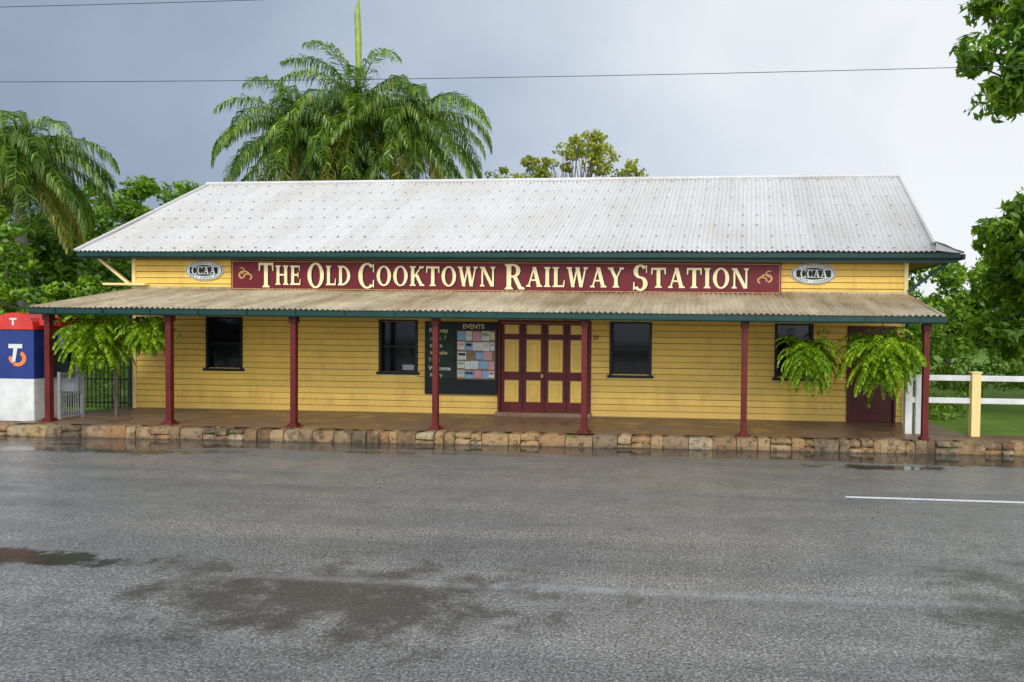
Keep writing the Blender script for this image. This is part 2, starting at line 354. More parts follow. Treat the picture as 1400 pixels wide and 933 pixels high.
def gutter(G,x0,x1,y,z0,z1,wd=.13,dz=0):
    prof=[(y+wd,z0),(y+.02,z0),(y,z0+.03),(y,z1-.02),(y-.015,z1-.015),(y-.015,z1),(y+.006,z1),(y+.006,z0+.05),(y+wd,z0+.05)]
    for (ya,za),(yb,zb) in zip(prof[:-1],prof[1:]): G.quad((x0,ya,za),(x1,ya,za+dz),(x1,yb,zb+dz),(x0,yb,zb))
    G.poly([(x0,q[0],q[1]) for q in prof]); G.poly([(x1,q[0],q[1]+dz) for q in prof])
gutter(G,-15.26,5.50,16.14,2.80,2.96); G.box(-15.2,5.45,16.275,16.30,2.80,2.93)
gutter(G,-16.30,6.66,18.70,4.34,4.49,.13,.07); G.box(-16.3,6.66,18.835,18.86,4.32,4.48)
for xx in np.arange(-14.6,5.4,1.15): G.box(xx-.012,xx+.012,16.115,16.1245,2.80,2.965)
for xx in (XL-.06,XR+.02): G.tube([(xx,19.2,.3),(xx,19.2,3.3)],[.04,.04],8)
G.obj("gutters",[M_green],B)
def corr(name,c00,c10,c01,c11,mat,pitch=.125,amp=.020,nv=8,rows=None,parent=B,sc=True,seed=1):
    c00,c10,c01,c11=map(Vector,(c00,c10,c01,c11)); L=(c10-c00).length; nw=int(L/pitch); nu=nw*6
    nrm=(c10-c00).cross(c01-c00).normalized()
    if nrm.z<0: nrm=-nrm
    u=np.linspace(0,1,nu+1); v=np.linspace(0,1,nv+1); U,Vv=np.meshgrid(u,v)
    a=np.array
    Pm=(1-U)[...,None]*(1-Vv)[...,None]*a(c00)+U[...,None]*(1-Vv)[...,None]*a(c10)+(1-U)[...,None]*Vv[...,None]*a(c01)+U[...,None]*Vv[...,None]*a(c11)
    sag=.012*np.sin(U*37+seed)*np.cos(Vv*9)
    h=amp*np.cos(U*nw*2*math.pi)+sag
    Pm=Pm+h[...,None]*a(nrm)
    verts=Pm.reshape(-1,3); ii=np.arange(nv)[:,None]*(nu+1)+np.arange(nu)[None,:]
    faces=np.stack([ii,ii+1,ii+nu+2,ii+nu+1],-1).reshape(-1,4)
    me=bpy.data.meshes.new(name); me.from_pydata(verts.tolist(),[],faces.tolist()); me.materials.append(mat)
    me.polygons.foreach_set('use_smooth',[True]*len(faces)); me.update()
    ob=bpy.data.objects.new(name,me); scn.collection.objects.link(ob); ob.parent=parent
    if sc and rows:
        S=MB(); e1=(c10-c00).normalized(); e2=(c01-c00).normalized()
        for rv in rows:
            for i in range(0,nw,3):
                uu=(i+.0)/nw
                if uu<.003 or random.random()<.06: continue
                q=c00*(1-uu)*(1-rv)+c10*uu*(1-rv)+c01*(1-uu)*rv+c11*uu*rv
                q=q+nrm*(amp+.014+.012*math.sin(uu*37+seed)*math.cos(rv*9)); r_=random.uniform(.018,.030)
                S.quad(q-e1*r_-e2*r_,q+e1*r_-e2*r_,q+e1*r_+e2*r_,q-e1*r_+e2*r_)
        S.obj(name+"_screws",[M_screw],parent)
    return ob
corr("main_roof",(-16.32,18.72,4.50),(6.10,18.72,4.60),(-16.19,24,7.24),(6.60,24,7.46),M_roof,rows=[.03,.16,.29,.42,.55,.68,.81,.95])
corr("rear_roof",(-16.32,29.28,4.50),(6.66,29.28,4.60),(-16.19,24,7.24),(6.60,24,7.46),M_roof,sc=False,nv=2)
corr("verandah_roof",(-15.24,16.13,2.965),(5.48,16.13,2.965),(-15.16,19.27,3.53),(5.55,19.27,3.56),M_vroof,rows=[.04,.34,.66,.96],seed=3)
corr("side_awning_roof",(6.76,18.72,4.56),(6.76,28.5,4.56),(6.06,18.74,4.84),(6.30,28.5,4.95),M_roof,sc=False,nv=3)
A=MB()
A.poly([(6.08,18.71,4.62),(6.77,18.71,4.53),(6.07,18.71,4.80)],0)
A.box(6.70,6.78,18.70,28.5,4.40,4.53,1)
A.obj("awning_trim",[M_roof,M_green],B)
C_=MB()
C_.tube([(-16.24,24,7.27),(6.62,24,7.49)],[.07,.07],8,0)
C_.beam((-16.33,18.70,4.53),(-16.20,24,7.27),.09,.05,0); C_.beam((6.10,18.72,4.64),(6.61,24,7.49),.07,.05,0)
C_.beam((-16.33,29.3,4.53),(-16.20,24,7.27),.09,.05,0)
C_.beam((-16.30,18.72,4.43),(-16.18,23.98,7.17),.03,.16,1); C_.beam((6.08,18.74,4.5),(6.58,23.98,7.35),.03,.16,1)
C_.box(-15.15,5.55,19.245,19.252,3.50,3.60,2)
C_.obj("roof_cappings",[M_roof,M_green,M_vroof],B)
S_=MB(); S_.box(-16.27,6.6,18.87,19.25,4.40,4.43); S_.box(-16.27,XL-.05,19.28,28.9,4.40,4.43); S_.box(XR+.05,6.6,19.28,28.9,4.40,4.43)
for i in range(2):
    s=(-1,1)[i]; xx=(XL-.02,XR+.02)[i]
    S_.beam((xx,19.22,3.62),(xx+s*.95,19.22,4.36),.07,.07,1 if i==0 else 2)
S_.box(-15.9,-14.7,19.10,19.24,3.62,3.68,1)
S_.obj("soffit_and_brackets",[M_soff,M_cream,M_green],B)
# ------------------------------------------------------------------ lettering
def arcp(cx,cy,rx,ry,a0,a1,tx,ty,n=20):
    out=[]
    for i in range(n):
        q=[]
        for aa in (a0+(a1-a0)*i/n,a0+(a1-a0)*(i+1)/n):
            c,s=math.cos(math.radians(aa)),math.sin(math.radians(aa)); q.append(((cx+rx*c,cy+ry*s),(cx+(rx-tx)*c,cy+(ry-ty)*s)))
        out.append([q[0][0],q[1][0],q[1][1],q[0][1]])
    return out
def st(x0,y0,x1,y1,w): return [(x0-w/2,y0),(x0+w/2,y0),(x1+w/2,y1),(x1-w/2,y1)]
def hb(x0,x1,y,t): return [(x0,y-t/2),(x1,y-t/2),(x1,y+t/2),(x0,y+t/2)]
def sf(x,y,w,up=1):
    h=.10*up; return [(x-w/2,y),(x+w/2,y),(x+w*.30,y+h),(x-w*.30,y+h)]
K=.20; TH=.09
def stem(x,w=K): return [st(x,0,x,1,w),sf(x,0,w+.2),sf(x,1,w+.2,-1)]
def glyph(ch):
    if ch=='T': return .84,[st(.42,0,.42,1,K),hb(.03,.81,.95,.1),sf(.42,0,.42),[(.03,.99),(.13,.99),(.09,.68),(.03,.66)],[(.71,.99),(.81,.99),(.81,.66),(.75,.68)]]
    if ch=='H': return .92,stem(.2)+stem(.72)+[hb(.2,.72,.52,TH)]
    if ch=='E': return .76,stem(.2)+[hb(.2,.66,.955,TH),hb(.2,.58,.52,TH),hb(.2,.68,.045,TH),[(.60,1),(.67,1),(.67,.72),(.64,.72)],[(.62,0),(.70,0),(.72,.32),(.68,.32)],[(.53,.40),(.58,.36),(.58,.68),(.53,.64)]]
    if ch=='L': return .72,stem(.2)+[hb(.2,.64,.045,TH),[(.57,0),(.66,0),(.69,.36),(.65,.36)]]
    if ch=='I': return .40,stem(.2)
    if ch=='O': return .92,arcp(.46,.5,.43,.52,0,360,.2,.08,30)
    if ch=='C': return .82,arcp(.45,.5,.42,.52,48,312,.2,.08,26)+[[(.70,.96),(.77,.98),(.77,.62),(.72,.66)],[(.70,.06),(.77,.02),(.77,.34),(.72,.32)]]
    if ch=='D': return .90,[st(.2,0,.2,1,K),sf(.2,0,.4),sf(.2,1,.4,-1)]+arcp(.32,.5,.52,.5,-90,90,.2,.09,18)+[hb(.2,.34,.955,TH),hb(.2,.34,.045,TH)]
    if ch=='K': return .90,stem(.2)+[st(.26,.42,.72,1,.1),st(.74,0,.42,.58,K),sf(.76,0,.32),sf(.72,1,.32,-1)]
    if ch=='N': return .98,[st(.17,0,.17,1,.1),st(.80,0,.80,1,.1),st(.76,0,.2,1,K),sf(.17,0,.3),sf(.80,1,.3,-1),sf(.14,1,.26,-1)]
    if ch=='W': return 1.2,[st(.36,0,.15,1,.19),st(.36,0,.58,1,.09),st(.80,0,.60,1,.19),st(.82,0,1.04,1,.09),sf(.15,1,.34,-1),sf(.60,1,.30,-1),sf(1.05,1,.28,-1)]
    if ch=='A': return .92,[st(.15,0,.46,1,.09),st(.74,0,.46,1,.21),hb(.24,.66,.34,.08),sf(.15,0,.28),sf(.76,0,.36)]
    if ch=='R': return .88,stem(.2)+arcp(.38,.74,.32,.27,-90,90,.18,.08,14)+[hb(.2,.40,.97,.08),hb(.2,.40,.51,.08),st(.72,0,.46,.5,.19),sf(.76,0,.28)]
    if ch=='Y': return .88,[st(.44,0,.44,.5,K),sf(.44,0,.4),st(.42,.46,.15,1,.19),st(.46,.46,.74,1,.09),sf(.15,1,.36,-1),sf(.75,1,.28,-1)]
    if ch=='S': return .74,arcp(.36,.745,.29,.275,30,270,.19,.08,16)+arcp(.36,.265,.31,.285,-150,90,.19,.08,16)+[[(.58,.98),(.64,1),(.64,.68),(.60,.70)],[(.06,.0),(.12,.02),(.12,.32),(.07,.34)]]
    return .4,[]
eps=[0]
def word(mb,txt,x0,x1,zc,big,small,y,m=0):
    ws=[]
    for i,ch in enumerate(txt):
        wd,ps=glyph(ch); h=big if i==0 else small; ws.append((wd*h,h,ps))
    tot=sum(a for a,_,_ in ws)+.07*small*(len(ws)-1); sc=(x1-x0)/tot; x=x0
    for wd,h,ps in ws:
        for pl in ps:
            eps[0]=(eps[0]+1)%12; yy=y-.0006*eps[0]
            mb.poly([(x+px*h*sc,yy,zc-h/2+pz*h) for px,pz in pl],m)
        x+=(wd+.07*small)*sc
SG=empty("station_sign")
s=MB(); s.box(-12.32,2.38,19.20,19.25,3.53,4.32,0)
for z0,z1 in ((3.55,3.566),(4.284,4.30)): s.box(-12.29,2.35,19.195,19.1995,z0,z1,1)
for x0,x1 in ((-12.29,-12.275),(2.335,2.35)): s.box(x0,x1,19.195,19.1995,3.567,4.283,1)
s.obj("board",[M_sign,M_goldln],SG)
s=MB(); zc=3.925
for wd,a,b in (("THE",-11.55,-10.31),("OLD",-10.19,-8.93),("COOKTOWN",-8.79,-5.0),("RAILWAY",-4.82,-1.62),("STATION",-1.46,1.62)):
    word(s,wd,a+.03,b-.01,zc-.014,.66,.52,19.198,1)
    word(s,wd,a,b-.04,zc,.66,.52,19.187,0)
s.obj("lettering",[M_letter,M_dark],SG)
s=MB()
for cx,sg in ((-11.95,1),(2.0,-1)):
    for q in arcp(0,0,.16,.12,20,250,.05,.04,14)+arcp(.10,-.05,.13,.10,-60,200,.04,.035,12)+arcp(-.08,.12,.10,.09,-90,120,.03,.03,10):
        eps[0]=(eps[0]+1)%12; s.poly([(cx+sg*a_,19.198-.0006*eps[0],zc+b_) for a_,b_ in q])
s.obj("scroll_ornaments",[M_goldln],SG)
def ell(mb,cx,cz,rx,rz,y,m,n=40,ye=None):
    pts=[(cx+rx*math.cos(2*math.pi*i/n),y,cz+rz*math.sin(2*math.pi*i/n)) for i in range(n)]
    mb.poly(pts,m)
    if ye:
        for i in range(n):
            a=pts[i]; b=pts[(i+1)%n]; mb.quad(a,b,(b[0],ye,b[2]),(a[0],ye,a[2]),m)
for nm,cx in (("oval_sign",-13.10),("oval_sign.001",3.20)):
    e=empty(nm); s=MB(); cz=4.04 if cx<0 else 4.06; rx=.53 if cx<0 else .57
    ell(s,cx,cz,rx,.27,19.235,0,ye=19.27); ell(s,cx,cz,rx-.02,.255,19.231,1); ell(s,cx,cz,rx-.04,.24,19.227,0); ell(s,cx,cz,rx-.15,.15,19.223,1)
    s.box(cx-rx+.12,cx+rx-.12,19.216,19.222,cz-.105,cz+.105,0); s.box(cx-rx+.135,cx+rx-.135,19.21,19.2155,cz-.09,cz+.09,1)
    word(s,"CCAA",cx-.34,cx+.34,cz,.2,.2,19.206,0)
    for i in range(46):
        aa=2*math.pi*i/46
        if abs(math.sin(aa))<.28 or random.random()<.12: continue
        px=cx+(rx-.095)*math.cos(aa); pz=cz+.195*math.sin(aa); s.box(px-.010,px+.010,19.222,19.226,pz-.020,pz+.020,1)
    s.obj("plate",[M_white,M_dark],e)
def text(body,loc,size,mat,name,parent,off=0):
    cu=bpy.data.curves.new(name,'FONT'); cu.body=body; cu.size=size; cu.extrude=.002; cu.offset=off; cu.materials.append(mat)
    ob=bpy.data.objects.new(name,cu); scn.collection.objects.link(ob); ob.location=loc; ob.rotation_euler=(math.pi/2,0,0); ob.parent=parent; return ob
text("37",(-2.46,19.255,2.30),.15,M_dark,"house_number",B,.004)
NB=empty("notice_board"); s=MB()
s.box(-6.95,-5.0,19.19,19.262,1.18,2.73,0); s.box(-6.95,-5.0,19.19,19.259,.80,1.179,3)
s.box(-6.88,-6.14,19.182,19.189,1.24,2.68,1); s.box(-6.08,-5.05,19.182,19.189,1.21,2.50,2)
s.obj("frame",[M_dark,M_chalk,M_soff,M_dark],NB)
text("EVENTS",(-5.93,19.185,2.55),.17,M_paper[3],"events_title",NB,.003)
for i,(b_,z_,sz) in enumerate((("Railway",2.44,.17),("open 7",2.24,.16),("crafts",2.05,.15),("tea cake",1.86,.14),("9 - 3",1.66,.17),("Welcome",1.44,.15),("Rotary",1.27,.12))):
    text(b_,(-6.86+random.uniform(0,.06),19.178,z_),sz,M_paper[(3,4,0,3,4,0,3)[i]],"chalk_text_%d"%i,NB,.002)
s=MB(); rr_=random.Random(12)
for row in ((2.22,2.48),(1.96,2.20),(1.72,1.94),(1.47,1.70),(1.23,1.45)):
    xx=-6.06
    while xx<-5.15:
        wd=rr_.uniform(.14,.27); h0=row[0]+rr_.uniform(0,.04); h1=row[1]-rr_.uniform(0,.02); xe=min(xx+wd,-5.07)
        if rr_.random()<.94:
            yy=19.180-rr_.uniform(0,.006); ci=rr_.choice([0,0,0,0,3,1,2,0]); s.box(xx,xe,yy-.001,yy,h0,h1,ci)
            if rr_.random()<.5: s.box(xx+.02,xe-.02,yy-.003,yy-.002,h0+(h1-h0)*.5,h1-.03,rr_.choice([1,2,4,5,7,3,4,1]))
            for q in range(int((h1-h0)/.045)-1):
                zz=h0+.03+q*.04; s.box(xx+.03,max(xe-.03-rr_.uniform(0,.06),xx+.04),yy-.0045,yy-.0035,zz,zz+.008,6)
        xx+=wd+rr_.uniform(.006,.025)
s.obj("papers",M_paper+[M_grey,M_dark],NB)
# ------------------------------------------------------------------ phone booth
PB=empty("phone_booth"); s=MB()
xa,xb,xc=-16.48,-15.52,-15.0; y0=16.55; y1=17.35
s.box(xa,xb,y0,y1,.24,1.25,0); s.box(xa,xb,y0,y1,1.251,2.42,1)
s.box(xa+.02,xb-.02,y0-.008,y0-.001,.30,1.20,0)
s.box(xb+.001,xc,y1-.12,y1,.9,2.42,2); s.box(xb+.02,xc-.08,y1-.32,y1-.121,1.25,1.95,3)
s.obj("cabinet",[M_white,M_blue,M_grey,M_dark],PB,bevel=.03)
s=MB(); n=10
pf=[]
for i in range(n+1):
    a=math.pi*i/n; pf.append(((xa+xb)/2-math.cos(a)*((xb-xa)/2+.03),2.43+.40*math.sin(a)**.7))
s.poly([(q[0],y0-.04,q[1]) for q in pf]); s.poly([(q[0],y1+.04,q[1]) for q in pf][::-1])
for a,b in zip(pf[:-1],pf[1:]): s.quad((a[0],y0-.04,a[1]),(b[0],y0-.04,b[1]),(b[0],y1+.04,b[1]),(a[0],y1+.04,a[1]))
s.quad((pf[0][0],y0-.04,2.43),(pf[-1][0],y0-.04,2.43),(pf[-1][0],y1+.04,2.43),(pf[0][0],y1+.04,2.43))
s.box(xb+.04,xc+.06,y0+.1,y1+.04,2.52,2.72,0)
s.obj("hood",[M_red],PB,bevel=.015)
s=MB()
for q in arcp(-15.93,1.74,.22,.19,60,-120,.10,.08,20)+arcp(-15.93,1.74,.22,.16,-120,-200,.08,.07,12): s.poly([(a,y0-.004,b) for a,b in q],0)
s.box(-16.15,-15.80,y0-.012,y0-.006,1.98,2.08,1)
s.poly([(-16.02,y0-.012,1.979),(-15.92,y0-.012,1.979),(-15.98,y0-.012,1.66),(-16.07,y0-.012,1.66)],1)
s.box(-16.08,-15.90,y0-.05,y0-.042,2.66,2.70,1); s.box(-16.02,-15.97,y0-.05,y0-.042,2.53,2.659,1)
s.obj("logo",[M_orange,M_white],PB)
# ------------------------------------------------------------------ fences
s=MB(); Yf=17.5
for x in np.arange(5.12,16,1.5):
    big=abs(x-6.62)<.1
    ww=.10 if big else .08
    s.box(x-ww,x+ww,Yf-ww,Yf+ww,.2,1.68 if big else 1.62,1 if big else 0)
    s.box(x-ww-.02,x+ww+.02,Yf-ww-.02,Yf+ww+.02,1.681 if big else 1.621,1.72 if big else 1.66,1 if big else 0)
s.box(5.28,5.40,Yf-.06,Yf+.06,.2,1.60,0)
for x0 in np.arange(5.12,14.5,1.5):
    for zz in (1.50,.98): s.box(x0+.09,x0+1.39,Yf-.03,Yf+.03,zz,zz+.13,0)
s.obj("white_timber_fence",[M_white,M_cream],bevel=.008)
s=MB()
for x in (-19.5,-17.95,-17.0): s.box(x-.07,x+.07,17.43,17.57,.2,1.5)
for zz in (1.3,.85): s.box(-24,-17.08,17.47,17.53,zz,zz+.12)
s.obj("white_timber_fence.001",[M_white],bevel=.008)
s=MB()
for x in np.arange(-19.5,-15.2,.12):
    s.box(x-.013,x+.013,19.4,19.42,.22,1.83+.04*math.sin(x*9))
for zz in (.35,1.0,1.66): s.box(-19.5,-15.18,19.421,19.45,zz,zz+.045)
for x in (-18.6,-17.1,-15.25): s.box(x-.035,x+.035,19.38,19.46,.2,1.95)
s.obj("iron_picket_fence",[M_iron])
s=MB()
for y in np.arange(16.72,17.3,.07): s.box(-14.99,-14.975,y-.006,y+.006,.30,1.36)
for zz in (.32,.85,1.36): s.box(-15.0,-14.96,16.65,17.35,zz,zz+.03)
for y in (16.66,17.34): s.box(-15.01,-14.95,y-.025,y+.025,.262,1.42)
s.obj("metal_barrier",[M_grey])
# ------------------------------------------------------------------ vegetation
def leafmesh(name,C,rad,per,size,mat,parent=None,flat_=.5,asp=.5,up=.5,seed=0):
    r=np.random.default_rng(seed+11); n=len(C)*per
    C=np.repeat(np.array(C,float),per,0); rr=np.repeat(np.array(rad,float),per)
    d=r.normal(size=(n,3)); d/=np.linalg.norm(d,axis=1)[:,None]
    rad_=rr*r.uniform(.25,1,n)**.5
    ctr=C+d*rad_[:,None]*np.array([1,1,flat_])
    nr=d*.6+r.normal(size=(n,3))*.6+np.array([0,0,up]); nr/=np.linalg.norm(nr,axis=1)[:,None]
    a=r.normal(size=(n,3)); a[:,2]-=.4; a-=nr*(a*nr).sum(1)[:,None]; a/=np.linalg.norm(a,axis=1)[:,None]
    b=np.cross(nr,a); s=size*r.uniform(.6,1.3,n)[:,None]
    v=np.stack([ctr-a*s,ctr+b*s*asp+a*s*.1,ctr+a*s-nr*s*.25,ctr-b*s*asp+a*s*.1],1).reshape(-1,3)
    me=bpy.data.meshes.new(name); me.vertices.add(n*4); me.vertices.foreach_set('co',v.ravel())
    me.loops.add(n*4); me.loops.foreach_set('vertex_index',np.arange(n*4,dtype=np.int32))
    me.polygons.add(n); me.polygons.foreach_set('loop_start',np.arange(0,n*4,4,dtype=np.int32)); me.polygons.foreach_set('loop_total',np.full(n,4,dtype=np.int32))
    me.materials.append(mat); me.update(calc_edges=True); me.validate()
    ob=bpy.data.objects.new(name,me); scn.collection.objects.link(ob)
    if parent: ob.parent=parent
    return ob
def tree(name,base,blobs,mat,nclump=60,cr=.55,per=90,size=.12,trunk=.22,seed=0,flat_=.65,limbs=14,asp=.5):
    r=np.random.default_rng(seed); e=empty(name); C=[]
    vol=np.array([b[3]*b[4]*b[5] for b in blobs]); vol=vol/vol.sum()
    for b,f_ in zip(blobs,vol):
        k_=max(3,int(nclump*f_))
        for _ in range(k_):
            d=r.normal(size=3); d/=np.linalg.norm(d); q=r.uniform(.35,1)**.45
            C.append((b[0]+d[0]*b[3]*q,b[1]+d[1]*b[4]*q,b[2]+d[2]*b[5]*q))
    rad=r.uniform(.55,1.25,len(C))*cr
    leafmesh("foliage",C,rad,per,size,mat,e,flat_,asp,seed=seed)
    T=MB(); bx_,by_,bz_=base; top=np.mean([b[:3] for b in blobs],0)
    mid_=np.array([bx_*.6+top[0]*.4,by_*.6+top[1]*.4,bz_+(top[2]-bz_)*.55])
    T.tube([base,(bx_+.05,by_,bz_+(mid_[2]-bz_)*.5),tuple(mid_)],[trunk,trunk*.8,trunk*.62],8)
    idx=r.permutation(len(C))[:limbs]
    for i in idx:
        c=np.array(C[i]); m1=mid_*.5+c*.5+np.array([0,0,-.15])+r.normal(size=3)*.15
        T.tube([tuple(mid_-np.array([0,0,.1])),tuple(m1),tuple(c)],[trunk*.42,trunk*.22,trunk*.06],5)
        for _ in range(2):
            c2=np.array(C[r.integers(len(C))])
            if np.linalg.norm(c2-m1)<3: T.tube([tuple(m1),tuple((m1+c2)/2+r.normal(size=3)*.1),tuple(c2)],[trunk*.18,trunk*.1,trunk*.03],4)
    T.obj("trunk_and_limbs",[M_bark],e,smooth=True)
def fronds(mb,base,n,L,els,droop,leaf,nl,width,r,mats=(0,),az0=0,rw=.03,sidedown=.35,lv=(.82,1.1),tipd=(.5,1.1)):
    base=np.array(base,float)
    for i in range(n):
        az=az0+i*2.399+r.uniform(-.2,.2); el=math.radians(els[0]+(els[1]-els[0])*((i+.5)/n)+r.uniform(-8,8)); Lf=L*r.uniform(*lv)
        m_=mats[0] if i>n*.12 or len(mats)<2 else mats[1]
        H=np.array([math.cos(az),math.sin(az),0]); side=np.array([-math.sin(az),math.cos(az),0]); ns=14
        pts=[base.copy()]; dirs=[]; q=base.copy(); dr=math.radians(min(droop,math.degrees(el)+82))*r.uniform(.85,1.12)
        for k_ in range(ns):
            e_=el-dr*((k_+.5)/ns)**1.25; dv=H*math.cos(e_)+np.array([0,0,math.sin(e_)]); dirs.append(dv); q=q+dv*Lf/ns; pts.append(q.copy())
        mb.tube([tuple(x_) for x_ in pts],[rw*(1-.85*k_/ns) for k_ in range(ns+1)],4,m_,False)
        for j in range(nl):
            f_=.10+.90*(j+r.uniform(-.3,.3))/nl; f_=min(max(f_,.08),.995); k_=min(int(f_*ns),ns-1); fr=f_*ns-k_
            o_=pts[k_]*(1-fr)+pts[k_+1]*fr; dv=dirs[k_]; ll=leaf*(math.sin(math.pi*min(1,(.18+f_*.78)))**.6)*r.uniform(.8,1.1)
            for s_ in (-1,1):
                d1=side*s_*r.uniform(.6,1)+dv*.55+np.array([0,0,r.uniform(-sidedown,.25)]); d1/=np.linalg.norm(d1)
                d2=d1*.55+np.array([0,0,-1])*r.uniform(*tipd); d2/=np.linalg.norm(d2)
                wv=np.cross(d1,[0,0,1.0]); wv=wv+r.normal(size=3)*.35; wv-=d1*(wv@d1); wv/=np.linalg.norm(wv)+1e-9; wv*=width*.5
                a=o_; b_=o_+d1*ll*.45; c_=b_+d2*ll*.55; i0=len(mb.v)
                mb.v+=[tuple(a-wv*.5),tuple(a+wv*.5),tuple(b_+wv),tuple(b_-wv),tuple(c_+wv*.1),tuple(c_-wv*.1)]
                mb.f+=[(i0,i0+1,i0+2,i0+3),(i0+3,i0+2,i0+4,i0+5)]; mb.m+=[m_,m_]
def palm(name,base,crown,L,n,seed,els=(-55,80),droop=125,leaf=.85,nl=68,spear=1.2,spearr=.07):
    e=empty(name); r=np.random.default_rng(seed); T=MB(); bx_,by_,bz_=base; cx,cy,cz=crown
    T.tube([base,(bx_*.5+cx*.5+.1,(by_+cy)/2,(bz_+cz)/2-.5),(cx,cy,cz-1.1)],[.24,.19,.14],10,0)
    T.tube([(cx,cy,cz-1.15),(cx,cy,cz-.7),(cx,cy,cz)],[.15,.15,.07],10,1)
    if spear: T.tube([(cx,cy,cz-.1),(cx+.03,cy,cz+spear*.35),(cx+.02,cy,cz+spear*.6),(cx-.03,cy,cz+spear*.85),(cx+.04,cy,cz+spear)],[spearr*.6,spearr*.8,spearr,spearr*.9,.01],6,2)
    T.obj("trunk",[M_pbark,M_shaft,M_spear],e,smooth=True)
    F_=MB(); fronds(F_,crown,n,L,els,droop,leaf,nl,.055,r,(0,1),sidedown=.6,tipd=(1.0,2.2)); F_.obj("fronds",[M_palm,M_palmd],e)
palm("palm_tree",(-13.6,30,.2),(-13.75,30,11.3),4.5,40,1,spear=4.8,spearr=.13)
palm("palm_tree.001",(-16.6,29.5,.2),(-16.2,29.6,10.3),4.4,38,2,spear=2.8,spearr=.03)
palm("palm_tree.002",(-11.4,30.5,.2),(-11.5,30.5,10.8),4.4,38,3,spear=.8)
palm("palm_tree.003",(-15.0,31.5,.2),(-14.9,31.4,10.0),4.0,30,4,spear=.5)
palm("palm_tree.004",(-22.9,24,.2),(-23.0,24,8.2),3.7,36,5,spear=.8)
tree("shade_tree",(-25.6,31,.2),[(-25.6,31,6.8,1.9,1.8,1.7),(-24.4,30.5,5.0,2.2,2,1.5)],M_leaf,100,.6,110,.13,seed=21)
tree("shade_tree.001",(-22.9,30,.2),[(-22.3,30,7.5,1.9,1.6,1.1),(-22.2,30,5.2,2.4,1.8,1.3)],M_leaf,90,.6,110,.13,seed=22)
tree("shade_tree.002",(-27,27,.2),[(-26.5,27,4.6,3.2,1.8,2.0),(-22.0,27.5,3.4,2.6,1.6,1.7)],M_leafd,120,.7,110,.14,seed=23)
tree("shade_tree.003",(-22.5,22,.2),[(-22.4,22,5.0,1.7,1.3,1.2),(-20.7,22.3,2.9,1.7,1.2,.9),(-19.2,22.5,3.2,1.3,1,.8)],M_leaf,90,.45,110,.11,trunk=.14,seed=24)
tree("shade_tree.004",(-29,30,.2),[(-29.2,31,7.2,2.2,2.0,1.8)],M_leafd,60,.6,110,.13,seed=25)
tree("sparse_tree",(-5.2,34,.2),[(-7.7,34,9.5,1.5,1.2,.35),(-6.6,34,9.9,1.2,1.1,.35),(-4.7,34,10.7,1.3,1.2,.8),(-3.3,34,9.8,1.3,1.1,.4)],M_leafy,66,.40,44,.12,seed=26,limbs=40,trunk=.2)
tree("mango_tree",(9.6,14,.2),[(8.2,14,8.2,2.6,2.4,2.2),(6.6,14,6.9,1.2,1.5,1.2),(6.3,14,8.7,1.4,1.5,1.2),(5.9,14,7.8,.8,1.2,.7)],M_leaf,190,.48,130,.12,seed=31,asp=.32,trunk=.3)
tree("broadleaf_tree",(10.6,22,.2),[(9.9,22,5.2,1.7,1.6,1.4),(9.9,22,3.2,1.6,1.5,1.6),(11.5,22,6.5,1.6,1.6,1.2)],M_leaf,120,.5,120,.17,seed=32,asp=.38)
tree("shade_tree.005",(10.5,31,.2),[(10.6,31,4.3,2.9,1.8,1.2),(8.6,30,2.6,2.6,1.5,1.4),(13.6,31,3.6,3.0,1.8,1.8)],M_leaf,150,.6,110,.13,seed=33)
tree("shade_tree.006",(17,34,.2),[(16.5,34,4.5,4,2,2.5)],M_leafd,80,.8,110,.16,seed=34)
r=np.random.default_rng(5); C=[]
for x in np.arange(-120,110,1.1):
    for _ in range(5): C.append((x+r.uniform(-1,1),75+r.uniform(-6,6),r.uniform(.6,6.0+1.6*math.sin(x*.23)+math.sin(x*.61))))
leafmesh("distant_treeline",C,r.uniform(1.0,1.9,len(C)),26,.42,M_leafd,flat_=.8,seed=6)
C=[(x+random.uniform(-.3,.3),26+random.uniform(-.8,.8),random.uniform(.5,2.9)) for x in np.arange(6.8,18,.11)]
leafmesh("garden_hedge",C,np.full(len(C),.45),90,.10,M_leaf,flat_=.9,seed=18)
C=[(x,20.6+random.uniform(-.3,.3),random.uniform(.4,.9)) for x in np.arange(6.2,7.4,.2)]+[(x,21+random.uniform(-.3,.3),random.uniform(.4,2.0)) for x in np.arange(-22,-15.8,.16)]
leafmesh("garden_shrubs",C,np.full(len(C),.38),90,.07,M_leaf,flat_=.9,seed=8)
def fern(name,x,y,z,hook,L,n,seed,core,els=(-60,80)):
    e=empty(name); r=np.random.default_rng(seed); F_=MB()
    fronds(F_,(x,y,z),n,L,els,140,.15,30,.042,r,(0,),rw=.007,sidedown=.4,lv=(.4,1.15),tipd=(.3,.9)); F_.obj("fern_fronds",[M_fern],e)
    C=[(x+r.normal()*core*.45,y+r.normal()*core*.35,z+.05+r.normal()*core*.28) for _ in range(26)]
    leafmesh("fern_core",C,np.full(len(C),core*.42),60,.045,M_fern,e,.8,.22,.3,seed)
    T=MB(); T.tube([(x,y,z-.22),(x,y,z-.16),(x,y,z+.0)],[.06,.15,.18],12,0)
    for a in (0,2.1,4.2): T.tube([(x+.17*math.cos(a),y+.17*math.sin(a),z),(x,y,hook-.1)],[.004,.004],4,1)
    T.tube([(x,y,hook-.12),(x,y,hook)],[.006,.006],4,1); T.obj("basket",[M_bark,M_iron],e)
fern("hanging_fern",4.34,16.85,2.16,2.95,1.25,190,41,.55)
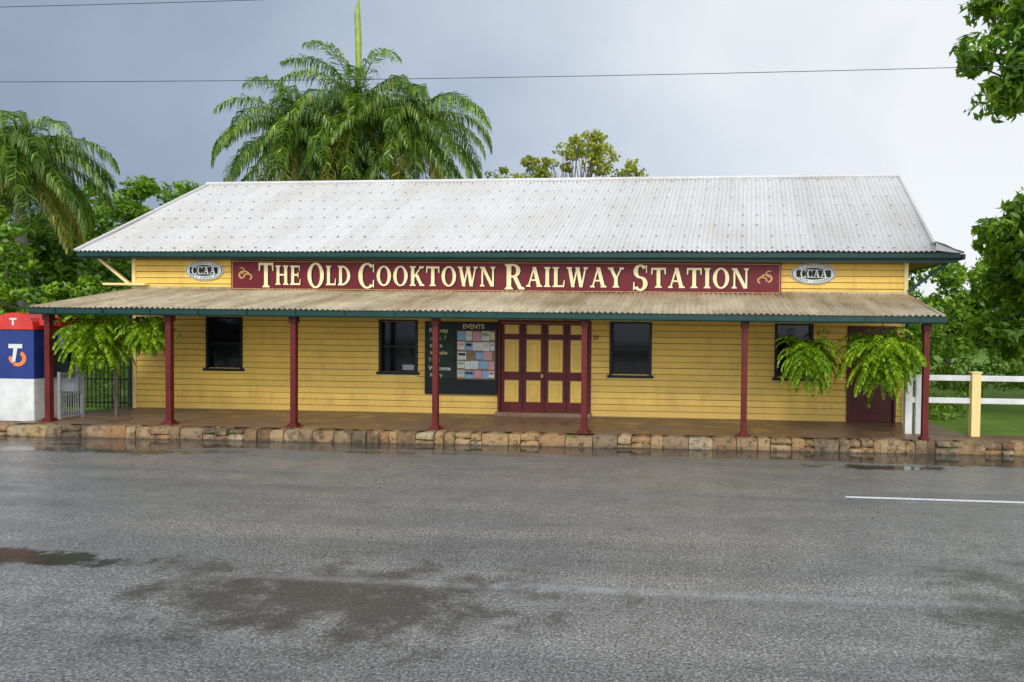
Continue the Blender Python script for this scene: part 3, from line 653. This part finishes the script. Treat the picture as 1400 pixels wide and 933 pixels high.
fern("hanging_fern.001",2.76,17.0,2.06,2.95,.9,110,42,.40)
fern("hanging_fern.002",-14.25,16.9,2.30,2.95,1.1,160,43,.50)
fern("hanging_fern.003",-12.88,16.9,2.42,2.95,.78,90,44,.34)
# low bushy plant at the left end of the verandah
r=np.random.default_rng(77); C=[(-14.3+r.normal()*.22,18.3+r.normal()*.2,.45+abs(r.normal())*.35) for _ in range(30)]
s=MB(); s.tube([(-14.3,17.6,.262),(-14.3,17.6,1.5)],[.05,.04],8); s.obj("plant_stand",[M_bark])
# fallen leaves scattered on the wet road
r=np.random.default_rng(91); s=MB()
for _ in range(70):
    x_=r.uniform(-14,8); y_=r.uniform(5.5,15.8) if r.random()<.5 else Yk(x_)-abs(r.normal())*.35-.05
    a=r.uniform(0,6.28); L_=r.uniform(.02,.05); c1,s1=math.cos(a)*L_,math.sin(a)*L_
    s.quad((x_-c1,y_-s1,.006),(x_+s1*.4,y_-c1*.4,.008),(x_+c1,y_+s1,.014),(x_-s1*.4,y_+c1*.4,.009))
s.obj("fallen_leaves",[M_bark])
def wire(name,a,b,sag,r_=.012):
    s=MB(); pts=[]
    for i in range(41):
        f_=i/40; pts.append((a[0]+(b[0]-a[0])*f_,a[1]+(b[1]-a[1])*f_,a[2]+(b[2]-a[2])*f_-sag*4*f_*(1-f_)))
    s.tube(pts,[r_]*41,5); s.obj(name,[M_iron],smooth=True)
wire("power_line",(-36,10,7.0),(30,10,7.2),1.03,.0045)
wire("power_line.001",(-36,10,7.75),(30,10,8.9),1.1,.0045)
# ------------------------------------------------------------------ sky and sun
el,az=math.radians(36),math.radians(190)
wd=bpy.data.worlds.new("World"); scn.world=wd; wd.use_nodes=True; t=wd.node_tree; t.nodes.clear()
o=t.nodes.new('ShaderNodeOutputWorld'); sk=t.nodes.new('ShaderNodeTexSky'); sk.sky_type='NISHITA'; sk.sun_disc=False; sk.sun_elevation=el; sk.sun_rotation=az
b1=t.nodes.new('ShaderNodeBackground'); b1.inputs[1].default_value=.1; t.links.new(sk.outputs[0],b1.inputs[0])
tc=t.nodes.new('ShaderNodeTexCoord'); s3=t.nodes.new('ShaderNodeSeparateXYZ'); t.links.new(tc.outputs['Generated'],s3.inputs[0])
n1=noise(t,1.7,5,.52,tc.outputs['Generated'],.4)
fx=math_(t,'ADD',math_(t,'MULTIPLY',s3.outputs[0],.72),math_(t,'ADD',math_(t,'MULTIPLY',n1,.80),.20))
fx=math_(t,'SUBTRACT',fx,math_(t,'MULTIPLY',s3.outputs[2],.04))
c=ramp(t,fx,[(.10,(.31,.38,.50)),(.38,(.46,.54,.66)),(.60,(.68,.75,.83)),(.82,(.95,.97,1.0))])
mul=math_(t,'ADD',1.0,math_(t,'MULTIPLY',math_(t,'MAXIMUM',math_(t,'MULTIPLY',s3.outputs[1],-1),0),2.7))
b2=t.nodes.new('ShaderNodeBackground'); t.links.new(c,b2.inputs[0]); t.links.new(mul,b2.inputs[1])
ms=t.nodes.new('ShaderNodeMixShader'); ms.inputs[0].default_value=.9; t.links.new(b1.outputs[0],ms.inputs[1]); t.links.new(b2.outputs[0],ms.inputs[2]); t.links.new(ms.outputs[0],o.inputs[0])
sl=bpy.data.lights.new("sun",'SUN'); sl.energy=1.5; sl.angle=math.radians(14); sl.color=(1,.94,.84)
so=bpy.data.objects.new("sun",sl); scn.collection.objects.link(so)
d=Vector((math.sin(az)*math.cos(el),math.cos(az)*math.cos(el),math.sin(el))); so.rotation_euler=d.to_track_quat('Z','Y').to_euler()
